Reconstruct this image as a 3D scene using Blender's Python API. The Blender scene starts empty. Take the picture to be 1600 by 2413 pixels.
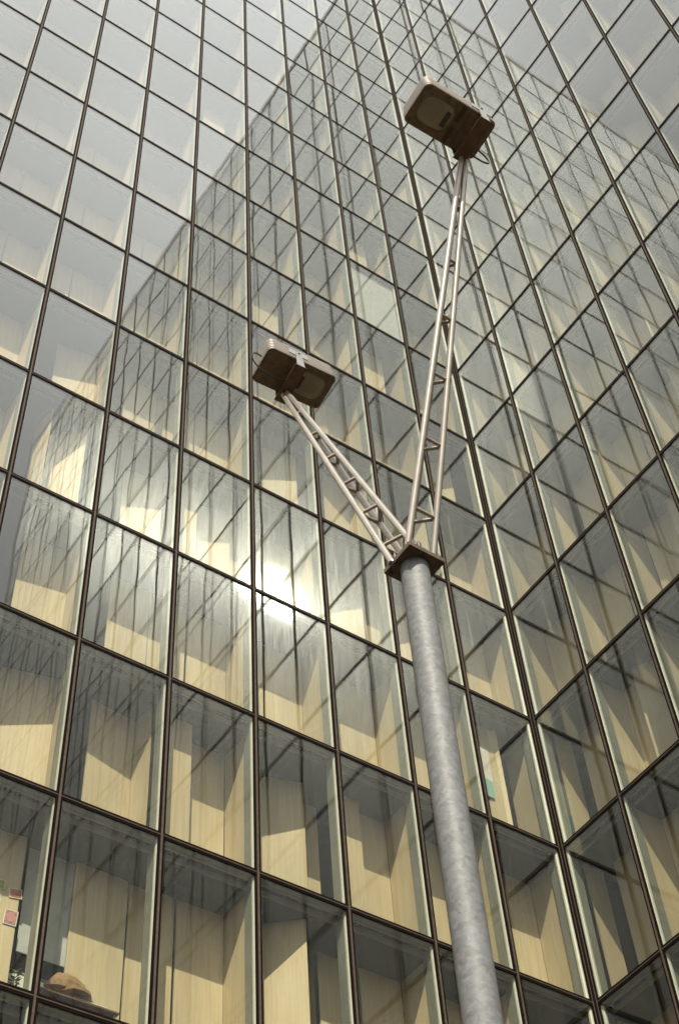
import bpy, math, random
from mathutils import Vector, Matrix
random.seed(7)
sc = bpy.context.scene
COL = sc.collection
ZO = 17.62                      # height of the reference storey line above the paving

# ------------------------------------------------------------------ camera
cam = bpy.data.cameras.new("camera"); camo = bpy.data.objects.new("camera", cam); COL.objects.link(camo)
RX = Vector((0.82602765, -0.56093264, -0.05507166))
RY = Vector((0.42062219, 0.67853227, -0.60222166))
RZ = Vector((0.37517369, 0.47428738, 0.79642714))
m = Matrix((RX, -RY, -RZ)).transposed().to_4x4()
CAM = Vector((-17.73332, -16.307398, ZO - 15.974811))
m.translation = CAM
camo.matrix_world = m
cam.sensor_fit = 'VERTICAL'; cam.sensor_height = 36; cam.lens = 52.645
cam.clip_start = 0.1; cam.clip_end = 3000
sc.camera = camo

# ------------------------------------------------------------------ light
SUN = Vector((-0.36157, -0.53788, 0.76154)).normalized()
sl = bpy.data.lights.new("sun", 'SUN'); sl.energy = 4.7; sl.angle = math.radians(0.55); sl.color = (1.0, 0.955, 0.88)
so = bpy.data.objects.new("sun", sl); COL.objects.link(so)
so.rotation_euler = SUN.to_track_quat('Z', 'Y').to_euler(); so.location = (-20, -30, 60)
w = bpy.data.worlds.new("World"); sc.world = w; w.use_nodes = True
nt = w.node_tree; nt.nodes.clear()
N = nt.nodes.new; LK = nt.links.new
out = N('ShaderNodeOutputWorld'); bg = N('ShaderNodeBackground'); sky = N('ShaderNodeTexSky')
sky.sky_type = 'NISHITA'; sky.sun_disc = False
sky.sun_elevation = math.asin(SUN.z); sky.sun_rotation = math.atan2(SUN.x, SUN.y)
sky.dust_density = 3.0; sky.air_density = 1.0; sky.ozone_density = 1.0
tc = N('ShaderNodeTexCoord'); mp = N('ShaderNodeMapping'); mp.inputs['Scale'].default_value = (1.0, 1.0, 2.0)
nz = N('ShaderNodeTexNoise'); nz.inputs['Scale'].default_value = 2.2; nz.inputs['Detail'].default_value = 4; nz.inputs['Roughness'].default_value = .45
cr = N('ShaderNodeValToRGB'); cr.color_ramp.elements[0].position = .22; cr.color_ramp.elements[0].color = (.06, .06, .06, 1)
cr.color_ramp.elements[1].position = .80; cr.color_ramp.elements[1].color = (.95, .95, .95, 1)
mx = N('ShaderNodeMix'); mx.data_type = 'RGBA'
mx.inputs['B'].default_value = (16.4, 17.5, 19.2, 1)
bg.inputs['Strength'].default_value = 0.065
LK(tc.outputs['Generated'], mp.inputs[0]); LK(mp.outputs[0], nz.inputs['Vector']); 
dt = N('ShaderNodeVectorMath'); dt.operation = 'DOT_PRODUCT'; dt.inputs[1].default_value = (-.24, -.45, .860)
nm_ = N('ShaderNodeVectorMath'); nm_.operation = 'NORMALIZE'
ms_ = N('ShaderNodeMapRange'); ms_.interpolation_type = 'SMOOTHSTEP'; ms_.inputs['From Min'].default_value = .45; ms_.inputs['From Max'].default_value = 1.0
ms_.inputs['To Min'].default_value = -.30; ms_.inputs['To Max'].default_value = .36
sm_ = N('ShaderNodeMath'); sm_.operation = 'ADD'
LK(tc.outputs['Generated'], nm_.inputs[0]); LK(nm_.outputs[0], dt.inputs[0]); LK(dt.outputs['Value'], ms_.inputs['Value'])
LK(ms_.outputs[0], sm_.inputs[0]); LK(nz.outputs['Fac'], sm_.inputs[1]); LK(sm_.outputs[0], cr.inputs[0])
LK(cr.outputs[0], mx.inputs['Factor']); hs_ = N('ShaderNodeHueSaturation'); hs_.inputs['Saturation'].default_value = .25; LK(sky.outputs[0], hs_.inputs['Color']); LK(hs_.outputs[0], mx.inputs['A']); LK(mx.outputs['Result'], bg.inputs['Color'])
LK(bg.outputs[0], out.inputs[0])
sc.view_settings.view_transform = 'Standard'; sc.view_settings.look = 'None'
sc.view_settings.exposure = 0.33; sc.view_settings.gamma = 1.0
sc.view_settings.use_white_balance = True; sc.view_settings.white_balance_temperature = 7150; sc.view_settings.white_balance_tint = 10
sc.render.engine = 'CYCLES'
cy = sc.cycles
cy.max_bounces = 14; cy.diffuse_bounces = 2; cy.glossy_bounces = 6; cy.transparent_max_bounces = 48; cy.transmission_bounces = 4
cy.caustics_reflective = False; cy.caustics_refractive = False; cy.sample_clamp_indirect = 12.0
cy.use_denoising = True

# ------------------------------------------------------------------ materials
def mat(name):
    mt = bpy.data.materials.new(name); mt.use_nodes = True
    t = mt.node_tree; p = t.nodes['Principled BSDF']
    return mt, t, p
def simple(name, col, rough=.6, metal=0., var=.15, scale=6, bump=0., spec=.5, stretch=(1, 1, 1)):
    mt, t, p = mat(name)
    p.inputs['Roughness'].default_value = rough; p.inputs['Metallic'].default_value = metal
    p.inputs['Specular IOR Level'].default_value = spec
    tc = t.nodes.new('ShaderNodeTexCoord'); mp = t.nodes.new('ShaderNodeMapping'); mp.inputs['Scale'].default_value = stretch
    n = t.nodes.new('ShaderNodeTexNoise'); n.inputs['Scale'].default_value = scale; n.inputs['Detail'].default_value = 6
    r = t.nodes.new('ShaderNodeValToRGB')
    a = [c * (1 - var) for c in col]; b = [min(1, c * (1 + var)) for c in col]
    r.color_ramp.elements[0].position = .3; r.color_ramp.elements[0].color = (*a, 1)
    r.color_ramp.elements[1].position = .7; r.color_ramp.elements[1].color = (*b, 1)
    t.links.new(tc.outputs['Object'], mp.inputs[0]); t.links.new(mp.outputs[0], n.inputs['Vector'])
    t.links.new(n.outputs['Fac'], r.inputs[0]); t.links.new(r.outputs[0], p.inputs['Base Color'])
    if bump:
        bn = t.nodes.new('ShaderNodeBump'); bn.inputs['Distance'].default_value = bump; bn.inputs['Strength'].default_value = 1
        t.links.new(n.outputs['Fac'], bn.inputs['Height']); t.links.new(bn.outputs[0], p.inputs['Normal'])
    return mt

M = {}
M['gasket'] = simple('dark_gasket', (.008, .0055, .004), .8, 0, .3, 9, 0, .05)
M['strip'] = simple('brushed_strip', (.085, .064, .05), .65, .0, .25, 14, 0, .2)
M['fin_white'] = simple('pale_aluminium', (.74, .77, .76), .5, .1, .05, 3)
M['fin_grey'] = simple('grey_aluminium', (.25, .27, .25), .5, .1, .08, 3)
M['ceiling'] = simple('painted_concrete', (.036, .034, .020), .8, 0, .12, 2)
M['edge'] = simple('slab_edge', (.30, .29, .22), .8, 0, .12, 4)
M['core'] = simple('interior_wall', (.05, .05, .045), .9, 0, .2, 1)  # coloured dark so that open bays look deep in shade
M['roofing'] = simple('roofing', (.3, .3, .29), .8, 0, .1, 2)
M['stone'] = simple('stone', (.34, .32, .28), .8, 0, .2, 1.5, .004)
M['white'] = simple('white_paper', (.8, .8, .78), .8, 0, .04, 5)

def wood():
    mt, t, p = mat('plywood')
    p.inputs['Roughness'].default_value = .55
    g = t.nodes.new('ShaderNodeNewGeometry'); mp = t.nodes.new('ShaderNodeMapping'); mp.inputs['Scale'].default_value = (9, 9, .5)
    n = t.nodes.new('ShaderNodeTexNoise'); n.inputs['Scale'].default_value = 2.2; n.inputs['Detail'].default_value = 8; n.inputs['Distortion'].default_value = .6
    n2 = t.nodes.new('ShaderNodeTexNoise'); n2.inputs['Scale'].default_value = .9; n2.inputs['Detail'].default_value = 2
    mp2 = t.nodes.new('ShaderNodeMapping'); mp2.inputs['Scale'].default_value = (1, 1, .25)
    r = t.nodes.new('ShaderNodeValToRGB')
    r.color_ramp.elements[0].position = .28; r.color_ramp.elements[0].color = (.57, .465, .315, 1)
    r.color_ramp.elements[1].position = .62; r.color_ramp.elements[1].color = (.65, .56, .405, 1)
    hs = t.nodes.new('ShaderNodeHueSaturation')
    mr = t.nodes.new('ShaderNodeMapRange'); mr.inputs['From Min'].default_value = .3; mr.inputs['From Max'].default_value = .7
    mr.inputs['To Min'].default_value = .80; mr.inputs['To Max'].default_value = 1.14
    t.links.new(g.outputs['Position'], mp.inputs[0]); t.links.new(mp.outputs[0], n.inputs['Vector'])
    t.links.new(g.outputs['Position'], mp2.inputs[0]); t.links.new(mp2.outputs[0], n2.inputs['Vector'])
    t.links.new(n.outputs['Fac'], r.inputs[0]); t.links.new(r.outputs[0], hs.inputs['Color'])
    t.links.new(n2.outputs['Fac'], mr.inputs['Value']); t.links.new(mr.outputs[0], hs.inputs['Value'])
    t.links.new(hs.outputs[0], p.inputs['Base Color'])
    return mt
M['wood'] = wood()

def glass(name, r0, tint, bump, haze, hz_rough, dist=0.0012):
    """thin coated facade glass: mirror reflection over clear transmission, plus a faint dusty lobe"""
    mt = bpy.data.materials.new(name); mt.use_nodes = True
    t = mt.node_tree; t.nodes.clear(); n = t.nodes.new; l = t.links.new
    o = n('ShaderNodeOutputMaterial'); g = n('ShaderNodeNewGeometry')
    dot = n('ShaderNodeVectorMath'); dot.operation = 'DOT_PRODUCT'
    l(g.outputs['Incoming'], dot.inputs[0]); l(g.outputs['Normal'], dot.inputs[1])
    ab = n('ShaderNodeMath'); ab.operation = 'ABSOLUTE'; l(dot.outputs['Value'], ab.inputs[0])
    s = n('ShaderNodeMath'); s.operation = 'SUBTRACT'; s.inputs[0].default_value = 1; l(ab.outputs[0], s.inputs[1]); s.use_clamp = True
    pw = n('ShaderNodeMath'); pw.operation = 'POWER'; pw.inputs[1].default_value = 2.95; l(s.outputs[0], pw.inputs[0])
    ma = n('ShaderNodeMath'); ma.operation = 'MULTIPLY_ADD'; ma.inputs[1].default_value = 1 - r0; ma.inputs[2].default_value = r0
    l(pw.outputs[0], ma.inputs[0])
    mp = n('ShaderNodeMapping'); mp.inputs['Scale'].default_value = (1, 1, .55); l(g.outputs['Position'], mp.inputs[0])
    nz = n('ShaderNodeTexNoise'); nz.inputs['Scale'].default_value = .95; nz.inputs['Detail'].default_value = 1.2; l(mp.outputs[0], nz.inputs['Vector'])
    
    def cell(src):
        a1 = n('ShaderNodeVectorMath'); a1.operation = 'ADD'; a1.inputs[1].default_value = (-.02, -.02, -ZO); l(src, a1.inputs[0])
        a2 = n('ShaderNodeVectorMath'); a2.operation = 'DIVIDE'; a2.inputs[1].default_value = (1.8, 1.8, 3.6); l(a1.outputs[0], a2.inputs[0])
        a3 = n('ShaderNodeVectorMath'); a3.operation = 'FLOOR'; l(a2.outputs[0], a3.inputs[0])
        wn = n('ShaderNodeTexWhiteNoise'); wn.noise_dimensions = '3D'; l(a3.outputs[0], wn.inputs['Vector']); return wn
    wn = cell(g.outputs['Position'])
    c1 = n('ShaderNodeVectorMath'); c1.operation = 'SUBTRACT'; c1.inputs[1].default_value = (.5, .5, .5); l(wn.outputs['Color'], c1.inputs[0])
    c2 = n('ShaderNodeVectorMath'); c2.operation = 'MULTIPLY_ADD'; c2.inputs[1].default_value = (.011, .011, .011)
    l(c1.outputs[0], c2.inputs[0]); l(g.outputs['Normal'], c2.inputs[2])
    c3 = n('ShaderNodeVectorMath'); c3.operation = 'NORMALIZE'; l(c2.outputs[0], c3.inputs[0])
    bp = n('ShaderNodeBump'); l(c3.outputs[0], bp.inputs['Normal']); bp.inputs['Distance'].default_value = dist * bump; l(nz.outputs['Fac'], bp.inputs['Height'])
    gl = n('ShaderNodeBsdfGlossy'); gl.inputs['Roughness'].default_value = 0.0; gl.inputs['Color'].default_value = (.97, .975, .96, 1)
    l(bp.outputs[0], gl.inputs['Normal'])
    gh = n('ShaderNodeBsdfGlossy'); l(c3.outputs[0], gh.inputs['Normal']); gh.inputs['Roughness'].default_value = hz_rough; gh.inputs['Color'].default_value = (.86, .94, 1, 1)  # bluish rough lobe, added to spread the sun glint into a glow
    mh = n('ShaderNodeMixShader'); mh.inputs[0].default_value = haze; l(gl.outputs[0], mh.inputs[1]); l(gh.outputs[0], mh.inputs[2])
    gb = n('ShaderNodeBsdfGlossy'); gb.inputs['Roughness'].default_value = .27; gb.inputs['Color'].default_value = (.86, .94, 1, 1)  # broad bluish lobe, adds a pale veil around the glint
    l(c3.outputs[0], gb.inputs['Normal'])
    mp3 = n('ShaderNodeMapping'); mp3.inputs['Scale'].default_value = (7, 7, .45); l(g.outputs['Position'], mp3.inputs[0])
    n3 = n('ShaderNodeTexNoise'); n3.inputs['Scale'].default_value = 1.6; n3.inputs['Detail'].default_value = 5; l(mp3.outputs[0], n3.inputs['Vector'])
    r3 = n('ShaderNodeMapRange'); r3.inputs['From Min'].default_value = .3; r3.inputs['From Max'].default_value = .72
    r3.inputs['To Min'].default_value = .45; r3.inputs['To Max'].default_value = 1.6; l(n3.outputs['Fac'], r3.inputs['Value'])
    r4 = n('ShaderNodeMapRange'); r4.inputs['To Min'].default_value = .7 * haze; r4.inputs['To Max'].default_value = 1.7 * haze; l(wn.outputs['Value'], r4.inputs['Value'])
    q4 = n('ShaderNodeMath'); q4.operation = 'MULTIPLY'; l(r3.outputs[0], q4.inputs[0]); l(r4.outputs[0], q4.inputs[1])
    m2 = n('ShaderNodeMixShader'); l(q4.outputs[0], m2.inputs[0]); l(mh.outputs[0], m2.inputs[1]); l(gb.outputs[0], m2.inputs[2])
    tr = n('ShaderNodeBsdfTransparent'); tr.inputs['Color'].default_value = (*tint, 1)
    mx = n('ShaderNodeMixShader'); l(ma.outputs[0], mx.inputs[0]); l(tr.outputs[0], mx.inputs[1]); l(m2.outputs[0], mx.inputs[2])
    l(mx.outputs[0], o.inputs[0])
    return mt
M['glass'] = glass('facade_glass', .022, (.94, .943, .885), 1.0, .029, .06, .0014)

def galv():
    mt, t, p = mat('galvanised_steel')
    p.inputs['Roughness'].default_value = .62; p.inputs['Metallic'].default_value = .1
    tc = t.nodes.new('ShaderNodeTexCoord'); mp = t.nodes.new('ShaderNodeMapping'); mp.inputs['Scale'].default_value = (1, 1, 1.15)
    nz = t.nodes.new('ShaderNodeTexNoise'); nz.inputs['Scale'].default_value = 12; nz.inputs['Detail'].default_value = 3
    ad = t.nodes.new('ShaderNodeVectorMath'); ad.operation = 'MULTIPLY_ADD'; ad.inputs[1].default_value = (.06, .06, .06)
    v = t.nodes.new('ShaderNodeTexVoronoi'); v.inputs['Scale'].default_value = 30
    n2 = t.nodes.new('ShaderNodeTexNoise'); n2.inputs['Scale'].default_value = 16; n2.inputs['Detail'].default_value = 7; n2.inputs['Roughness'].default_value = .7
    mm = t.nodes.new('ShaderNodeMix'); mm.data_type = 'RGBA'; mm.inputs['Factor'].default_value = .6
    r = t.nodes.new('ShaderNodeValToRGB')
    r.color_ramp.elements[0].position = .30; r.color_ramp.elements[0].color = (.125, .135, .138, 1)
    r.color_ramp.elements[1].position = .68; r.color_ramp.elements[1].color = (.205, .218, .220, 1)
    l = t.links.new
    l(tc.outputs['Object'], mp.inputs[0]); l(mp.outputs[0], nz.inputs['Vector'])
    l(nz.outputs['Color'], ad.inputs[0]); l(mp.outputs[0], ad.inputs[2]); l(ad.outputs[0], v.inputs['Vector'])
    l(mp.outputs[0], n2.inputs['Vector'])
    l(v.outputs['Color'], mm.inputs['A']); l(n2.outputs['Fac'], mm.inputs['B'])
    l(mm.outputs['Result'], r.inputs[0]); l(r.outputs[0], p.inputs['Base Color'])
    return mt
M['galv'] = galv()
M['blind'] = simple('blind_fabric', (.52, .56, .60), .8, 0, .06, 5)
M['teal'] = simple('teal_paper', (.30, .58, .56), .8, 0, .04, 5)
M['tan'] = simple('tan_weave', (.30, .185, .10), .7, 0, .3, 18)
M['dtan'] = simple('dark_tan', (.14, .08, .045), .7, 0, .3, 18)
M['leaf'] = simple('leaf', (.05, .12, .03), .6, 0, .3, 10)
M['plate'] = simple('weathered_plate', (.075, .052, .028), .6, .1, .5, 22, .002)
M['arm'] = simple('painted_steel', (.41, .375, .325), .30, .6, .1, 10)
M['rung'] = simple('rung_steel', (.36, .31, .25), .45, .2, .12, 12)
M['housing'] = simple('cast_aluminium', (.36, .32, .28), .5, .2, .1, 12)
M['groove_shade'] = simple('rib_groove_shade', (.03, .024, .02), .8, 0, .1, 12)  # housing metal darkened to stand in for shade between the ribs
M['face'] = simple('lamp_face_frame', (.14, .105, .058), .6, .1, .3, 14)
M['bracket'] = simple('zinc_bracket', (.27, .28, .29), .5, .3, .12, 10)
M['strap'] = simple('brown_strap', (.12, .07, .035), .6, .1, .35, 14)
M['cable'] = simple('rubber_cable', (.05, .035, .02), .6, 0, .1, 10)
M['bolt'] = simple('bolt_steel', (.06, .04, .025), .5, .2, .3, 20)
M['lens'] = simple('lamp_glass', (.22, .19, .12), .22, 0, .25, 5, 0, .8)

# ------------------------------------------------------------------ mesh builders
class MB:
    def __init__(s): s.v = []; s.f = []; s.mi = []; s.sm = []
    def add(s, vs, fs, mi=0, sm=False):
        b = len(s.v); s.v += [tuple(p) for p in vs]
        for f in fs: s.f.append(tuple(b + i for i in f)); s.mi.append(mi); s.sm.append(sm)
    def hexa(s, c, mi=0):           # 8 corners, bottom ring then top ring
        s.add(c, [(0, 3, 2, 1), (4, 5, 6, 7), (0, 1, 5, 4), (1, 2, 6, 5), (2, 3, 7, 6), (3, 0, 4, 7)], mi)
    def box(s, x0, x1, y0, y1, z0, z1, mi=0):
        s.hexa([(x0, y0, z0), (x1, y0, z0), (x1, y1, z0), (x0, y1, z0), (x0, y0, z1), (x1, y0, z1), (x1, y1, z1), (x0, y1, z1)], mi)
    def tube(s, pts, r, n=14, mi=0, cap=True):
        pts = [Vector(p) for p in pts]; rings = []
        rr = r if isinstance(r, (list, tuple)) else [r] * len(pts)
        prev = None
        for i, p in enumerate(pts):
            d = (pts[min(i + 1, len(pts) - 1)] - pts[max(i - 1, 0)]).normalized()
            if prev is None:
                a = d.orthogonal().normalized()
            else:
                a = (prev - d * prev.dot(d)).normalized()
            prev = a; b = d.cross(a)
            rings.append([p + (a * math.cos(2 * math.pi * k / n) + b * math.sin(2 * math.pi * k / n)) * rr[i] for k in range(n)])
        base = [q for ring in rings for q in ring]; fs = []
        for i in range(len(rings) - 1):
            for k in range(n):
                fs.append((i * n + k, i * n + (k + 1) % n, (i + 1) * n + (k + 1) % n, (i + 1) * n + k))
        s.add(base, fs, mi, True)
        if cap:
            s.add(rings[0], [tuple(reversed(range(n)))], mi); s.add(rings[-1], [tuple(range(n))], mi)
    def build(s, name, mats, parent=None, loc=None):
        me = bpy.data.meshes.new(name); me.from_pydata(s.v, [], s.f)
        if not isinstance(mats, (list, tuple)): mats = [mats]
        for q in mats: me.materials.append(q)
        me.polygons.foreach_set('material_index', s.mi); me.polygons.foreach_set('use_smooth', s.sm)
        me.update()
        o = bpy.data.objects.new(name, me); COL.objects.link(o)
        if parent: o.parent = parent
        if loc: o.location = loc
        return o
def tag(o, label=None, cat=None, group=None, kind=None):
    if label: o['label'] = label
    if cat: o['category'] = cat
    if group: o['group'] = group
    if kind: o['kind'] = kind
    return o
def empty(name, loc=(0, 0, 0), parent=None):
    o = bpy.data.objects.new(name, None); COL.objects.link(o); o.location = loc; o.empty_display_size = .2
    if parent: o.parent = parent
    return o

# ------------------------------------------------------------------ ground
g = MB(); g.add([(-900, -900, 0), (900, -900, 0), (900, 900, 0), (-900, 900, 0)], [(0, 1, 2, 3)])
gm = simple('deck_boards', (.085, .07, .055), .7, 0, .25, 3, .002, .4, (8, .2, 1))
tag(g.build('ground', gm), kind='structure')

# ------------------------------------------------------------------ the tower
W_, H_ = 1.8, 3.6
NC = 20; RB, RT = -4, 17
VB = 1.05                                             # depth of the shutter line behind the glass
def P(wl, u, v, z):                                    # wall, along, into building, height above reference
    return (-u, v, z + ZO) if wl == 'L' else (v, -u, z + ZO)
def wbox(mb, wl, u0, u1, v0, v1, z0, z1, mi=0):
    a = P(wl, u0, v0, z0); b = P(wl, u1, v1, z1)
    mb.box(min(a[0], b[0]), max(a[0], b[0]), min(a[1], b[1]), max(a[1], b[1]), min(a[2], b[2]), max(a[2], b[2]), mi)
tower = empty('glass_tower', (0, 0, 0))
tag(tower, 'glass tower whose two wings meet in an inner corner, plywood shutters behind the panes', 'building')
ztop, zbot = RT * H_, RB * H_

def profile(mb, fb, wl, u, side=0):
    """one vertical: dark gaskets with a steel strip between, and the deep inner frame behind"""
    a = -1 if side <= 0 else 0; b = 1 if side >= 0 else 0
    wbox(mb, wl, u - .056, u - .024, -.006, .03, zbot, ztop, 0)
    wbox(mb, wl, u + .024, u + .056, -.006, .03, zbot, ztop, 0)
    wbox(mb, wl, u - .0165, u + .0165, -.016, .03, zbot, ztop, 1)
    wbox(mb, wl, u - .024, u + .024, .004, .028, zbot, ztop, 0)
    p0, p1 = P(wl, u, .094, zbot), P(wl, u, .094, ztop)
    fb.tube([p0, p1], .060, 20, 0)
    wbox(fb, wl, u - .046, u + .046, .150, .345, zbot, ztop, 1)
for wl in 'LR':
    for c in range(1, NC + 1):
        a, b = MB(), MB(); profile(a, b, wl, c * W_)
        o = a.build('mullion', [M['gasket'], M['strip']], tower)
        b.build('inner_frame', [M['fin_white'], M['fin_grey']], o)
# corner post
a, b = MB(), MB()
a.box(-.050, .0, -.050, .0, ZO + zbot, ZO + ztop, 0)
a.box(-.064, -.0505, -.018, .026, ZO + zbot, ZO + ztop, 1); a.box(-.018, .026, -.064, -.0505, ZO + zbot, ZO + ztop, 1)
a.box(-.085, -.064, -.006, .03, ZO + zbot, ZO + ztop, 0); a.box(-.006, .03, -.085, -.064, ZO + zbot, ZO + ztop, 0)
b.tube([(-.075, .094, ZO + zbot), (-.075, .094, ZO + ztop)], .050, 20, 0); b.tube([(.094, -.075, ZO + zbot), (.094, -.075, ZO + ztop)], .050, 20, 0); b.box(-.075, .14, .08, .13, ZO + zbot, ZO + ztop, 0); b.box(.08, .13, -.075, .0795, ZO + zbot, ZO + ztop, 0)
b.box(-.08, .0, .137, .345, ZO + zbot, ZO + ztop, 1); b.box(.137, .345, -.08, .0, ZO + zbot, ZO + ztop, 1)
o = a.build('corner_mullion', [M['gasket'], M['strip']], tower)
b.build('inner_frame', [M['fin_white'], M['fin_grey']], o)
# transoms, one per storey and wing
for wl in 'LR':
    for r in range(RB, RT + 1):
        z = r * H_; a, b = MB(), MB(); U1 = NC * W_ + .05
        wbox(a, wl, .05, U1, -.003, .027, z - .058, z - .012, 0)
        wbox(a, wl, .05, U1, -.003, .027, z + .012, z + .058, 0)
        wbox(a, wl, .05, U1, -.010, .025, z - .0085, z + .0085, 1)
        wbox(a, wl, .05, U1, .006, .024, z - .012, z + .012, 0)
        wbox(b, wl, .05, U1, .034, .128, z - .064, z + .058, 1)
        wbox(b, wl, .05, U1, .131, .165, z - .10, z + .03, 0)
        wbox(b, wl, .05, U1, .168, .296, z - .05, z + .02, 2)
        o = a.build('transom', [M['gasket'], M['strip']], tower)
        b.build('head_profile', [M['edge'], M['fin_grey'], M['gasket']], o)
# floors: L shaped slabs
DEP = 9.0
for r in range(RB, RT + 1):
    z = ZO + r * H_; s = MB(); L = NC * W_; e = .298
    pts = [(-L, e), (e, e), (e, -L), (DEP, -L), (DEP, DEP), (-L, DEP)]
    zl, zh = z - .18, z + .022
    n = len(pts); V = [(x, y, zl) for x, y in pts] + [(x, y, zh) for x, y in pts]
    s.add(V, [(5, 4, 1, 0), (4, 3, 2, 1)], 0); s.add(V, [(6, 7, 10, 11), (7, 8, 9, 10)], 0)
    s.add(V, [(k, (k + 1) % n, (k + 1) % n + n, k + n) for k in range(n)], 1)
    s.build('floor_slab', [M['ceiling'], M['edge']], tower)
# core wall, outer walls, ends, roof edge, plinth
c = MB(); L = NC * W_
c.box(-L, 5.0, 4.8, 5.0, ZO + zbot, ZO + ztop, 0); c.box(4.8, 5.0, -L, 4.799, ZO + zbot, ZO + ztop, 0)
c.build('core_wall', M['core'], tower)
c = MB()
c.box(-L - .3, DEP + .3, DEP, DEP + .3, 0, ZO + ztop + .6); c.box(DEP, DEP + .3, -L - .3, DEP - .001, 0, ZO + ztop + .6)
c.box(-L - .35, -L - .051, .0, DEP - .001, 0, ZO + ztop + .6); c.box(.0, DEP - .001, -L - .35, -L - .051, 0, ZO + ztop + .6)
c.build('outer_wall', M['stone'], tower)
c = MB()
c.box(-L - .05, DEP, -.03, DEP - .01, ZO + ztop + .09, ZO + ztop + .5); c.box(-.03, DEP - .01, -L - .05, -.031, ZO + ztop + .09, ZO + ztop + .5)
c.build('roof', M['roofing'], tower)
c = MB(); zb = ZO + zbot - .07
c.box(-L - .05, .3, .03, .45, 0, zb); c.box(.03, .45, -L - .05, .029, 0, zb)
c.build('plinth', M['stone'], tower)

# panes: gently bowed insulated units
def pane_mesh(mb, wl, c, r, seed):
    rnd = random.Random(seed)
    nu, nv = 6, 12
    u0, u1 = c * W_ + .045, (c + 1) * W_ - .045
    if c == 0: u0 = .06
    z0, z1 = r * H_ + .045, (r + 1) * H_ - .045
    A = rnd.uniform(-.0018, .0024); tx = rnd.uniform(-.0016, .0016); tz = rnd.uniform(-.0022, .0022)
    if wl == 'R': A *= .6; tx *= .6; tz *= .6
    def off(s, t): return A * math.sin(math.pi * s) * math.sin(math.pi * t) + tx * (s - .5) + tz * (t - .5)
    V = []
    for j in range(nv + 1):
        for i in range(nu + 1):
            s, t = i / nu, j / nv
            V.append(P(wl, u0 + (u1 - u0) * s, .008 + off(s, t), z0 + (z1 - z0) * t))
    k = len(V); F = []
    for j in range(nv):
        for i in range(nu):
            q = j * (nu + 1) + i; f = (q, q + 1, q + nu + 2, q + nu + 1)
            F.append(f if wl == 'R' else f)
    # outward normal must face the court
    def fix(f, inv):
        a, b_, c_ = (Vector(V[i]) for i in f[:3]); nrm = (b_ - a).cross(c_ - a)
        o = nrm.y < 0 if wl == 'L' else nrm.x < 0
        return f if o != inv else tuple(reversed(f))
    mb.add(V, [fix(f, False) for f in F], 0, True)
    B = [P(wl, u0, .026, z0), P(wl, u1, .026, z0), P(wl, u1, .026, z1), P(wl, u0, .026, z1)]
    V2 = B
    f = (0, 1, 2, 3); a, b_, c_ = (Vector(B[i]) for i in f[:3]); nrm = (b_ - a).cross(c_ - a)
    inw = nrm.y > 0 if wl == 'L' else nrm.x > 0
    mb.add(B, [f if inw else (3, 2, 1, 0)], 0, False)

# projected size of every bay, to choose the ones built one by one
def project(p):
    q = Vector(p) - CAM; z = q.dot(RZ)
    if z < .1: return None
    return (800 + 3528.69 * q.dot(RX) / z, 1206.5 + 3528.69 * q.dot(RY) / z)
def bay_area(wl, c, r):
    pts = [project(P(wl, (c + a) * W_, 0, (r + b) * H_)) for a, b in ((0, 0), (1, 0), (1, 1), (0, 1))]
    if any(p is None for p in pts): return 0
    xs = [min(max(p[0], 0), 1600) for p in pts]; ys = [min(max(p[1], 0), 2413) for p in pts]
    return abs(sum(xs[i] * ys[(i + 1) % 4] - xs[(i + 1) % 4] * ys[i] for i in range(4))) / 2
bays = [(wl, c, r) for wl in 'LR' for c in range(NC) for r in range(RB, RT)]
order = sorted(bays, key=lambda b: -bay_area(*b))
single = set(order[:100])
rest = MB()
for b in bays:
    if b in single:
        mb = MB(); pane_mesh(mb, *b, str(b)); mb.build('window_pane', M['glass'], tower)
    else: pane_mesh(rest, *b, str(b))
tag(rest.build('window_pane', M['glass'], tower), kind='stuff')

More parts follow.
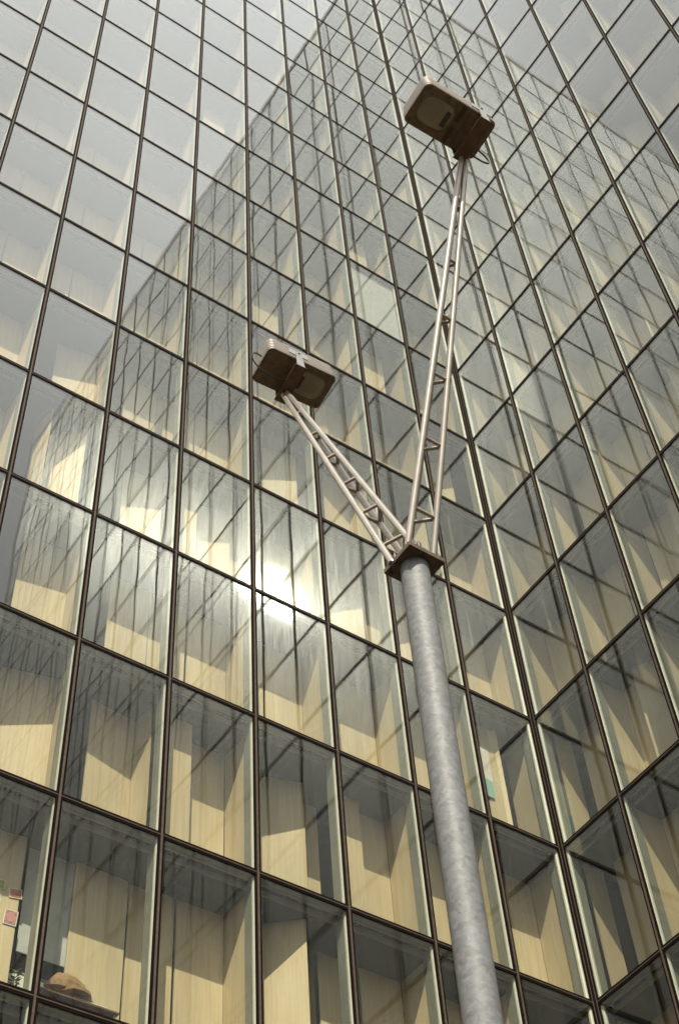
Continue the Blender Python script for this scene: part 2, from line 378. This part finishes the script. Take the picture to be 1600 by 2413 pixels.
# shutters: plan segments (s, v) measured from the grid line nearer the corner
TH = .032
def panel(mb, wl, c, r, s0, v0, s1, v1, zt=-.19):
    u0, u1 = c * W_ + s0, c * W_ + s1
    d = Vector((u1 - u0, v1 - v0)); d.normalize(); nn = Vector((-d.y, d.x)) * TH / 2
    zl, zh = r * H_ + .03, (r + 1) * H_ + zt
    q = [(u0 + nn.x, v0 + nn.y), (u1 + nn.x, v1 + nn.y), (u1 - nn.x, v1 - nn.y), (u0 - nn.x, v0 - nn.y)]
    V = [P(wl, u, v, zl) for u, v in q] + [P(wl, u, v, zh) for u, v in q]
    mb.hexa(V)
SIDE = (.0, .36, .0, 1.03)
STD = [(.02, VB, .90, VB), (.95, VB, 1.76, VB)]
SPEC = {
    ('L', 4, -1): STD + [SIDE],
    ('L', 5, -1): [(-.55, VB + .05, -.06, VB + .05), (.0, VB, .94, VB)],
    ('L', 4, -1): [(.02, VB, .90, VB), (.95, VB, 1.2, VB), SIDE],
    ('L', 6, -1): [(.05, .93, .95, 1.03)],
    ('L', 3, -1): [(.60, .42, 1.3, 1.02), (-.2, VB + .35, .28, VB + .35)],
    ('L', 2, -1): STD + [SIDE], ('L', 1, -1): STD + [SIDE], ('L', 0, -1): STD + [SIDE],
    ('L', 6, 0): [(-.10, .88, .90, 1.12), (-.03, .45, -.10, .87)],
    ('L', 5, 0): [(.06, VB + .06, .98, VB - .04), (-.02, .62, .06, 1.08)],
    ('L', 4, 0): [(.03, VB, .92, VB), (.95, VB - .40, 1.5, VB - .40), SIDE],
    ('L', 3, 0): [(.20, VB - .16, 1.0, VB + .10), (-.4, VB + .30, .25, VB + .30)],
    ('L', 2, 0): [(.02, VB, .72, VB), (.80, VB - .25, 1.3, VB - .25), SIDE],
    ('L', 2, 1): STD + [SIDE], ('L', 0, 0): STD + [SIDE], ('L', 1, 0): STD + [SIDE],
    ('L', 0, 1): [(.73, .60, 1.5, .66), (.66, .53, .73, .60), SIDE],
    ('L', 5, 2): [(-.05, .86, .80, 1.04), (-.6, 1.25, -.1, 1.22)],
    ('L', 5, 1): [(-.55, VB + .12, -.08, VB + .12), (-.02, VB, .84, VB)],
    ('L', 4, 1): STD + [SIDE], ('L', 5, 3): [(-.5, VB + .1, .1, VB + .1), (.16, VB, .98, VB)], ('L', 4, 3): STD + [SIDE],
    ('L', 4, 2): [(.05, .86, .92, 1.06), (.98, .70, 1.5, .70)],
    ('L', 3, 3): [(.0, .84, .85, 1.06), (-.5, 1.22, -.05, 1.16)], ('L', 3, 2): STD + [SIDE], ('L', 3, 1): STD + [SIDE],
    ('L', 6, 3): [(-.05, .92, .95, 1.08), (.0, .4, -.05, .9)],
    ('L', 6, 2): [(.18, .50, .75, 1.10), (1.02, .45, 1.12, 1.0)],
    ('L', 6, 1): [(-.05, .97, .95, 1.05), (.0, .4, -.05, .96)],
    ('R', 0, 0): [(.35, VB, 1.2, VB), (.0, .55, .02, 1.03)],
    ('R', 0, 1): [(.30, VB, 1.1, VB), (.0, .55, .02, 1.03)],
}
def bay_panels(b):
    if b in SPEC: return SPEC[b]
    rnd = random.Random('p' + str(b)); k = rnd.random()
    if b[0] == 'L':
        if k < .5 or (b[1] >= 5 and b[2] >= 4): return [(.02, VB, .90, VB), (.95, VB, 1.76, VB), SIDE]
        if k < .64: x = rnd.uniform(.1, .25); return [(x, VB + .02, 1.0, VB - rnd.uniform(.1, .25)), (.0, .45, x, 1.04)]
        if k < .78: return [(.15, VB - .18, .98, VB + .12), (1.03, VB, 1.76, VB)]
        if k < .90: g = rnd.uniform(.35, .6); return [(.02, VB, g, VB), (g + .06, VB - rnd.uniform(0, .2), g + .9, VB), SIDE]
        return [(.4, VB - .3, 1.2, VB - .3), SIDE]
    if k < .45: return [(.02, VB, .88, VB), (.94, VB, 1.76, VB), SIDE]
    if k < .65: return [(.30, VB, 1.15, VB), (.0, .45, .02, 1.03)]
    if k < .82: return [(.10, VB - .1, .95, VB + .1), (1.0, VB - .2, 1.7, VB - .1), SIDE]
    return [(.02, VB, .55, VB), (.62, VB - .35, 1.2, VB), SIDE]
plist = []
for b in bays:
    if b[2] < -3: continue
    for q in bay_panels(b): plist.append((bay_area(*b) * max(.2, math.hypot(q[2] - q[0], q[3] - q[1])), b, q))
plist.sort(key=lambda t: -t[0])
rest = MB()
for i, (ar, b, q) in enumerate(plist):
    if i < 100:
        mb = MB(); panel(mb, *b, *q); mb.build('wood_shutter', M['wood'], tower)
    else: panel(rest, *b, *q)
tag(rest.build('wood_shutter', M['wood'], tower), kind='stuff')

# white blind in the bright pane
mb = MB(); wbox(mb, 'L', 1 * W_ + .07, 2 * W_ - .07, .14, .155, 6 * H_ + .08, 7 * H_ - .12)
mb.build('roller_blind', M['blind'], tower)

# ------------------------------------------------------------------ what stands and hangs behind the lowest panes
def photo(name, label, x, z, w, h, tilt, col, base, yf):
    """print with a white border and mottled picture"""
    f = MB(); f.box(-w / 2, w / 2, -.002, 0, -h / 2, h / 2, 0); f.box(-w / 2 + .014, w / 2 - .014, -.0035, -.0022, -h / 2 + .014, h / 2 - .014, 1)
    pm, t, p = mat('print_' + name); n = t.nodes.new('ShaderNodeTexNoise'); n.inputs['Scale'].default_value = 26; n.inputs['Detail'].default_value = 4
    tc_ = t.nodes.new('ShaderNodeTexCoord'); gr = t.nodes.new('ShaderNodeTexGradient'); gr.gradient_type = 'SPHERICAL'
    mp_ = t.nodes.new('ShaderNodeMapping'); mp_.inputs['Scale'].default_value = (11, 1, 11)
    r = t.nodes.new('ShaderNodeValToRGB'); r.color_ramp.elements[0].position = .44; r.color_ramp.elements[0].color = (*base, 1)
    r.color_ramp.elements[1].position = .56; r.color_ramp.elements[1].color = (*col, 1)
    ad = t.nodes.new('ShaderNodeMath'); ad.operation = 'MULTIPLY_ADD'; ad.inputs[1].default_value = .35
    l = t.links.new; l(tc_.outputs['Object'], n.inputs['Vector']); l(tc_.outputs['Object'], mp_.inputs[0]); l(mp_.outputs[0], gr.inputs[0])
    l(gr.outputs['Fac'], ad.inputs[0]); l(n.outputs['Fac'], ad.inputs[2]); l(ad.outputs[0], r.inputs[0]); l(r.outputs[0], p.inputs['Base Color'])
    o = f.build('photo_print', [M['white'], pm]); o.location = (x, yf, ZO + z); o.rotation_euler = (0, math.radians(tilt), math.radians(-6.3))
    return tag(o, label, 'photo', 'prints pinned to the shutter')
def yfront(x): return .93 + (-10.85 - x) * .111 - .030
photo('a', 'print of a red flower among green leaves pinned near the shutter edge', -10.92, -1.30, .20, .175, -5, (.50, .13, .09), (.10, .20, .07), yfront(-10.92))
photo('b', 'print of pink blossom on a tree, below the red flower print', -10.945, -1.745, .205, .27, 3, (.58, .27, .28), (.26, .18, .22), yfront(-10.945))
photo('c', 'green and olive print half cut off by the frame, upper of two', -11.20, -1.20, .20, .17, 2, (.35, .34, .10), (.10, .20, .04), yfront(-11.20))
photo('d', 'dark print just showing at the frame under the olive one', -11.225, -1.47, .19, .15, -2, (.12, .12, .10), (.03, .05, .03), yfront(-11.225))
# white blind and low white cabinet behind the gap
f = MB(); f.box(-10.72, -9.9, 1.10, 1.115, ZO - 2.12, ZO - .19); f.build('roller_blind', M['blind'], tower)
cab = empty('cabinet', (-10.35, 1.35, ZO - 3.578)); tag(cab, 'low white cabinet standing behind the gap between two shutters', 'cabinet')
f = MB(); f.box(-.42, .42, -.2, .25, .03, 1.12); f.build('carcass', M['white'], cab)
f = MB(); f.box(-.44, .44, -.225, .27, 1.121, 1.15); f.build('top', M['edge'], cab)
for x in (-.21, .21):
    f = MB(); f.box(x - .2, x + .2, -.215, -.2005, .05, 1.1); d_ = f.build('door', M['white'], cab)
    f = MB(); f.box(-.01 + x * .85, .01 + x * .85, -.235, -.2155, .5, .62); f.build('handle', M['bolt'], d_)
# window shelf, papers and the tan domed basket
sh = MB(); sh.box(-10.66, -9.30, .44, .96, ZO - 3.11, ZO - 3.085)
st = sh.build('side_table', M['dtan']); tag(st, 'narrow dark table just inside the pane under the tan basket', 'table')
for lx, ly in ((-10.6, .48), (-9.36, .48), (-10.6, .92), (-9.36, .92)):
    f = MB(); f.box(lx - .015, lx + .015, ly - .015, ly + .015, ZO - 3.578, ZO - 3.1105); f.build('leg', M['dtan'], st)
f = MB()
for k in range(5):
    o_ = random.uniform(-.02, .02); f.box(-9.99 + o_, -9.44 + o_, .50 + o_, .88 + o_, ZO - 3.084 + k * .013, ZO - 3.0725 + k * .013)
tag(f.build('paper_stack', M['white']), 'stack of loose white papers on the table, right of the tan basket', 'papers')
bk = empty('basket', (-10.02, .66, ZO - 3.015)); tag(bk, 'tan domed basket with a pointed end, resting on white papers behind the glass', 'basket')
def lens_shape(mb, L_, h0, h1, d, n=5, mi=0):
    secs = []
    for i in range(n + 1):
        t = -1 + 2 * i / n; e = math.sqrt(max(0, 1 - abs(t) ** 2.1)) * (1 - .12 * t) + .004
        secs.append([(t * L_, d * e * math.cos(a_), (h1 if math.sin(a_) > 0 else h0) * e * math.sin(a_)) for a_ in [2 * math.pi * k / 9 for k in range(9)]])
    loft(mb, secs, mi, True, False)
def loft(mb, secs, mi=0, cap=True, smooth=False):
    n = len(secs[0]); V = [p for s_ in secs for p in s_]; F = []
    for i in range(len(secs) - 1):
        for k in range(n): F.append((i * n + k, i * n + (k + 1) % n, (i + 1) * n + (k + 1) % n, (i + 1) * n + k))
    mb.add(V, F, mi, smooth)
    if cap: mb.add(secs[0], [tuple(reversed(range(n)))], mi); mb.add(secs[-1], [tuple(range(n))], mi)
f = MB(); lens_shape(f, .38, .10, .29, .20); o = f.build('dome', M['tan'], bk); o.location = (-.02, 0, .12); o.rotation_euler = (0, math.radians(4), 0)
f = MB(); loft(f, [[(.20, .08 * math.cos(k), .09 + .10 * math.sin(k)) for k in (0, 1.57, 3.14, 4.71)], [(.40, .008 * math.cos(k), .13 + .01 * math.sin(k)) for k in (0, 1.57, 3.14, 4.71)]]); f.build('tip', M['dtan'], bk)
f = MB(); lens_shape(f, .25, .06, .10, .19); o = f.build('rim_roll', M['tan'], bk); o.location = (.08, -.12, .05)
f = MB(); f.tube([(-.12, 0, .36), (-.12, 0, .40), (-.05, 0, .405)], .018, 8); f.build('knob', M['dtan'], bk)
# plant on the far side of the shutter edge
pl = empty('potted_plant', (-10.72, 1.0, ZO - 3.578)); tag(pl, 'small green potted plant beside the shutter that carries the photo prints', 'plant')
f = MB(); f.tube([(0, 0, 0), (0, 0, .22)], [.075, .10], 16); f.build('pot', M['dtan'], pl)
f = MB(); f.tube([(0, 0, .21), (.01, .01, .6), (-.01, 0, 1.05)], [.012, .009, .004], 7); f.build('stem', M['leaf'], pl)
f = MB(); rl = random.Random(3)
for k in range(34):
    z = .45 + .65 * rl.random(); a_ = rl.uniform(0, 6.28); ln = rl.uniform(.07, .14); c_, s_ = math.cos(a_), math.sin(a_); up = rl.uniform(-.02, .09)
    q0 = Vector((0, 0, z)); q2 = q0 + Vector((c_ * ln, s_ * ln, up)); md = (q0 + q2) / 2 + Vector((0, 0, .012)); wv = Vector((-s_, c_, 0)) * ln * .22
    f.add([q0, md + wv, q2, md - wv], [(0, 1, 2, 3)])
f.build('foliage', M['leaf'], pl)
# papers pinned in the bay beside the inner corner
def sheet(name, label, cat, pts, yf, m_):
    f = MB(); n = len(pts); V = [(x, yf, ZO + z) for x, z in pts] + [(x, yf + .003, ZO + z) for x, z in pts]
    f.add(V, [tuple(range(n)), tuple(reversed(range(n, 2 * n)))] + [(k, k + n, (k + 1) % n + n, (k + 1) % n) for k in range(n)])
    tag(f.build(name, m_), label, cat)
sheet('paper_sheet', 'tall white sheet of paper pinned inside the pane near the inner corner', 'paper', [(-1.20, 5.42), (-.96, 5.38), (-.96, 6.28), (-1.20, 6.30)], .572, M['white'])
sheet('paper_sheet', 'pale teal sheet of paper pinned directly below the tall white sheet', 'paper', [(-1.19, 4.90), (-.99, 4.90), (-.97, 5.375), (-1.20, 5.415)], .568, M['teal'])

# ------------------------------------------------------------------ floodlight mast
PX, PY = -12.94, -11.078
zp = CAM.z + 8.55                      # underside of the head plate
mast = empty('floodlight_mast', (PX, PY, 0))
tag(mast, 'grey galvanised mast with two splayed truss arms and floodlights before the glass facade', 'mast')
def loc(p): return (p[0] - PX, p[1] - PY, p[2])
mb = MB(); mb.tube([(0, 0, .02), (0, 0, 3), (0, 0, 6), (0, 0, zp)], .1095, 48); pole = mb.build('pole', M['galv'], mast)
mb = MB(); mb.box(-.22, .22, -.22, .22, .002, .03); mb.build('base_plate', M['galv'], mast)
mb = MB(); b_ = .006; t_ = .048; hw = .163
mb.hexa([(-hw, -hw, zp), (hw, -hw, zp), (hw, hw, zp), (-hw, hw, zp), (-hw, -hw, zp + t_), (hw, -hw, zp + t_), (hw, hw, zp + t_), (-hw, hw, zp + t_)])
plate = mb.build('head_plate', M['plate'], mast)
bm = plate.modifiers.new('bevel', 'BEVEL'); bm.width = .003; bm.segments = 2
for bx, by in ((-.142, .04), (-.142, -.10), (-.055, -.142), (.142, -.125), (-.12, .13), (.12, .11)):
    mb = MB(); mb.tube([(bx, by, zp - .012), (bx, by, zp + t_ + .075)], .010, 8)
    mb.tube([(bx, by, zp + t_ + .001), (bx, by, zp + t_ + .045)], .021, 6); mb.tube([(bx, by, zp - .014), (bx, by, zp - .001)], .011, 6)
    mb.build('bolt', M['bolt'], plate)

def truss(sgn, slope, top, rungz, x0):
    """three converging chords and triangular rungs; the pair of chords is on the outer side"""
    y0 = .01 * sgn
    def ctr(z): return Vector((x0, y0 + sgn * slope * z, zp + t_ + z))
    ax = Vector((0, sgn * slope, 1)).normalized(); side = Vector((1, 0, 0)); bk = ax.cross(side)
    if bk.y * sgn < 0: bk = -bk         # towards the outer side
    def hw(z): return .118 + (.026 - .118) * z / top
    def ch(z, k):
        h = hw(z)
        return ctr(z) + (side * (-h) + bk * h * .52 if k == 0 else side * h + bk * h * .52 if k == 1 else -bk * h * .98)
    root = MB()
    for k in range(3): root.tube([ch(0, k), ch(top * .5, k), ch(top, k)],     .027, 16)
    # small end plate at the top of the arm
    arm = root.build('truss_arm', M['arm'], mast)
    for z in rungz:
        mb = MB()
        for i, j in ((0, 1), (1, 2), (2, 0)): mb.tube([ch(z, i), ch(z, j)], .0155, 8)
        mb.build('rung', M['rung'], arm)
    mb = MB()
    for k in range(3):
        p = ch(0, k); mb.tube([p, p + Vector((0, 0, .012))], .034, 12)
    c0 = ch(.0, 2); c1 = ch(.26, 2)
    mb.add([(c0.x - .004, c0.y, c0.z), (c0.x - .004, c0.y + sgn * .10, c0.z), (c0.x - .004, c1.y + sgn * .02, c1.z), (c0.x + .004, c0.y, c0.z), (c0.x + .004, c0.y + sgn * .10, c0.z), (c0.x + .004, c1.y + sgn * .02, c1.z)],
           [(0, 1, 2), (5, 4, 3), (0, 3, 4, 1), (1, 4, 5, 2), (2, 5, 3, 0)])
    mb.build('foot_gusset', M['arm'], arm)
    return ctr(top)
tops = [truss(1, .346, 4.30, (.33, 1.00, 1.66, 2.31, 2.97, 3.62), -.03), truss(-1, .335, 4.40, (.42, 1.10, 1.77, 2.42, 3.08, 3.76), .0)]

def rrect(hx, hy, r, n=6):
    pts = []
    for cx, cy_, a0 in ((hx - r, hy - r, 0), (-hx + r, hy - r, 90), (-hx + r, -hy + r, 180), (hx - r, -hy + r, 270)):
        for k in range(n + 1):
            a = math.radians(a0 + 90 * k / n); pts.append((cx + r * math.cos(a), cy_ + r * math.sin(a)))
    return pts
def loft(mb, secs, mi=0, cap=True, smooth=False):
    n = len(secs[0]); V = [p for s in secs for p in s]; F = []
    for i in range(len(secs) - 1):
        for k in range(n): F.append((i * n + k, i * n + (k + 1) % n, (i + 1) * n + (k + 1) % n, (i + 1) * n + k))
    mb.add(V, F, mi, smooth)
    if cap: mb.add(secs[0], [tuple(reversed(range(n)))], mi); mb.add(secs[-1], [tuple(range(n))], mi)

def floodlight(centre, glass_sign, tilt, yoke_x, cable, arm_top, zrot=0.):
    """local frame: face down (-z), long side along x"""
    HX, HY, Dz = .395, .212, .20
    rm = Matrix.Translation(Vector(centre)) @ Matrix.Rotation(zrot, 4, 'Z') @ Matrix.Rotation(tilt, 4, 'X')
    mb = MB()
    secs = []
    # finned shell: six broad ribs with grooves between, their shade put into a dark colour, nearly vertical sides
    nf = 5; pitch = (.235 - .012) / nf
    def ring(f, z): return [(x * f, y * (1 - (1 - f) * 1.8), z) for x, y in rrect(HX, HY, .06)]
    mb.add([], []); z = .0; loft(mb, [ring(1, 0), ring(1, .016)], 0, False)
    for k in range(nf):
        z = .016 + k * pitch; f0 = 1 - .035 * k / nf; g = f0 - .010
        loft(mb, [ring(f0, z), ring(g, z + .001), ring(g, z + pitch * .50), ring(f0 - .003, z + pitch * .51)], 1, False)
        loft(mb, [ring(f0 - .003, z + pitch * .51), ring(f0 - .004, z + pitch)], 0, False)
    loft(mb, [ring(.96, .235), ring(.93, .250)], 0, False); e_ = ring(.93, .2501); mb.add(e_, [tuple(range(len(e_)))], 0)
    body = mb.build('floodlight', [M['housing'], M['groove_shade']], mast); body.matrix_basis = rm
    # face frame with a pressed rim round the lens
    lx = glass_sign * .165; f = MB()
    outer = [(x, y, .003) for x, y in rrect(HX - .004, HY - .004, .055)]
    o2 = [(x, y, -.012) for x, y in rrect(HX - .004, HY - .004, .055)]
    o3 = [(x, y, -.016) for x, y in rrect(HX - .012, HY - .012, .05)]
    loft(f, [outer, o2, o3], cap=False, smooth=False); f.add(list(reversed(o3)), [tuple(range(len(o3)))], 0); f.add(outer, [tuple(range(len(outer)))], 0)
    face = f.build('face_frame', M['face'], body)
    f = MB(); ring = []
    def oval(a, b, z):
        out_ = []
        for k in range(40):
            t = 2 * math.pi * k / 40; c_, s_ = math.cos(t), math.sin(t); e = .62
            out_.append((lx + a * abs(c_) ** e * (1 if c_ > 0 else -1), b * abs(s_) ** e * (1 if s_ > 0 else -1), z))
        return out_
    rs = [oval(.186, .152, -.0165), oval(.180, .148, -.026), oval(.172, .140, -.026), oval(.160, .128, -.0175)]
    loft(f, [list(reversed(q)) for q in rs], cap=False, smooth=True); f.build('rim', M['face'], body)
    f = MB(); ls = [oval(.168, .136, -.0200), oval(.14, .11, -.032), oval(.09, .07, -.039), oval(.03, .025, -.041)]
    loft(f, [list(reversed(q)) for q in ls], smooth=True); f.build('lens', M['lens'], body)
    f = MB(); hx_ = lx - glass_sign * .105
    loft(f, [[(hx_ + x, y, -.047) for x, y in rrect(.022, .075, .012)], [(hx_ + x, y, -.022) for x, y in rrect(.026, .08, .012)]]); f.build('dark_slot', M['cable'], body)  # dark rounded block at the inner end of the lens
    # gear cover on the other half
    f = MB(); gx = -glass_sign * .245
    q = rrect(.125, HY - .028, .03)
    loft(f, [[(gx + x, y, -.030) for x, y in q], [(gx + x, y, -.0165) for x, y in q]]); f.build('gear_cover', M['face'], body)
    f = MB()
    for yy in (-.11, .11): f.box(glass_sign * -.045 - .02, glass_sign * -.045 + .02, yy - .08, yy + .08, -.024, -.0165)
    f.build('hinge_plate', M['cable'], body)
    for sx, sy in ((1, 1), (1, -1), (-1, 1), (-1, -1)):
        f = MB(); f.tube([(sx * .35, sy * .165, -.027), (sx * .35, sy * .165, -.016)], .009, 8); f.build('screw', M['bolt'], body)
    # yoke: two uprights with pivots and a strap below
    inv = rm.inverted(); yz = -.18
    yx = yoke_x
    for s in (-1, 1):
        f = MB(); yy = s * (HY + .012)
        f.add([(yx - .045, yy - .004, yz), (yx + .045, yy - .004, yz), (yx + .032, yy - .004, .13), (yx - .032, yy - .004, .13),
               (yx - .045, yy + .004, yz), (yx + .045, yy + .004, yz), (yx + .032, yy + .004, .13), (yx - .032, yy + .004, .13)],
              [(0, 1, 2, 3), (7, 6, 5, 4), (0, 4, 5, 1), (1, 5, 6, 2), (2, 6, 7, 3), (3, 7, 4, 0)])
        f.tube([(yx, yy - .016, .10), (yx, yy + .016, .10)], .013, 10)
        f.box(yx - .11, yx + .11, s * (HY + .001) - .005, s * (HY + .001) + .005, .062, .16)
        f.build('bracket', M['bracket'], body)
    f = MB(); f.box(yx - .065, yx + .065, -HY - .017, HY + .017, yz - .010, yz - .001); f.build('strap', M['strap'], body)
    # cable
    f = MB(); f.tube(cable, .0085, 8); f.build('cable', M['cable'], body)
    return body

def arc(p0, p1, p2, p3, n=18):
    p0, p1, p2, p3 = map(Vector, (p0, p1, p2, p3)); o = []
    for k in range(n + 1):
        t = k / n; o.append(p0 * (1 - t) ** 3 + p1 * 3 * t * (1 - t) ** 2 + p2 * 3 * t * t * (1 - t) + p3 * t ** 3)
    return o
zt = zp + t_
floodlight((-12.93 - PX, -9.69 - PY, zp + 4.54), 1, math.radians(-6), -.06,
           arc((-.36, -.02, .10), (-.62, -.10, .12), (-.50, .10, -.16), (-.08, .0, -.14)), tops[0], math.radians(-4))
floodlight((-13.20 - PX, -12.75 - PY, zp + 4.64), -1, math.radians(-3), .22,
           arc((.36, .10, .03), (.62, .12, .02), (.58, .16, -.16), (.24, .12, -.15)), tops[1], math.radians(-2))
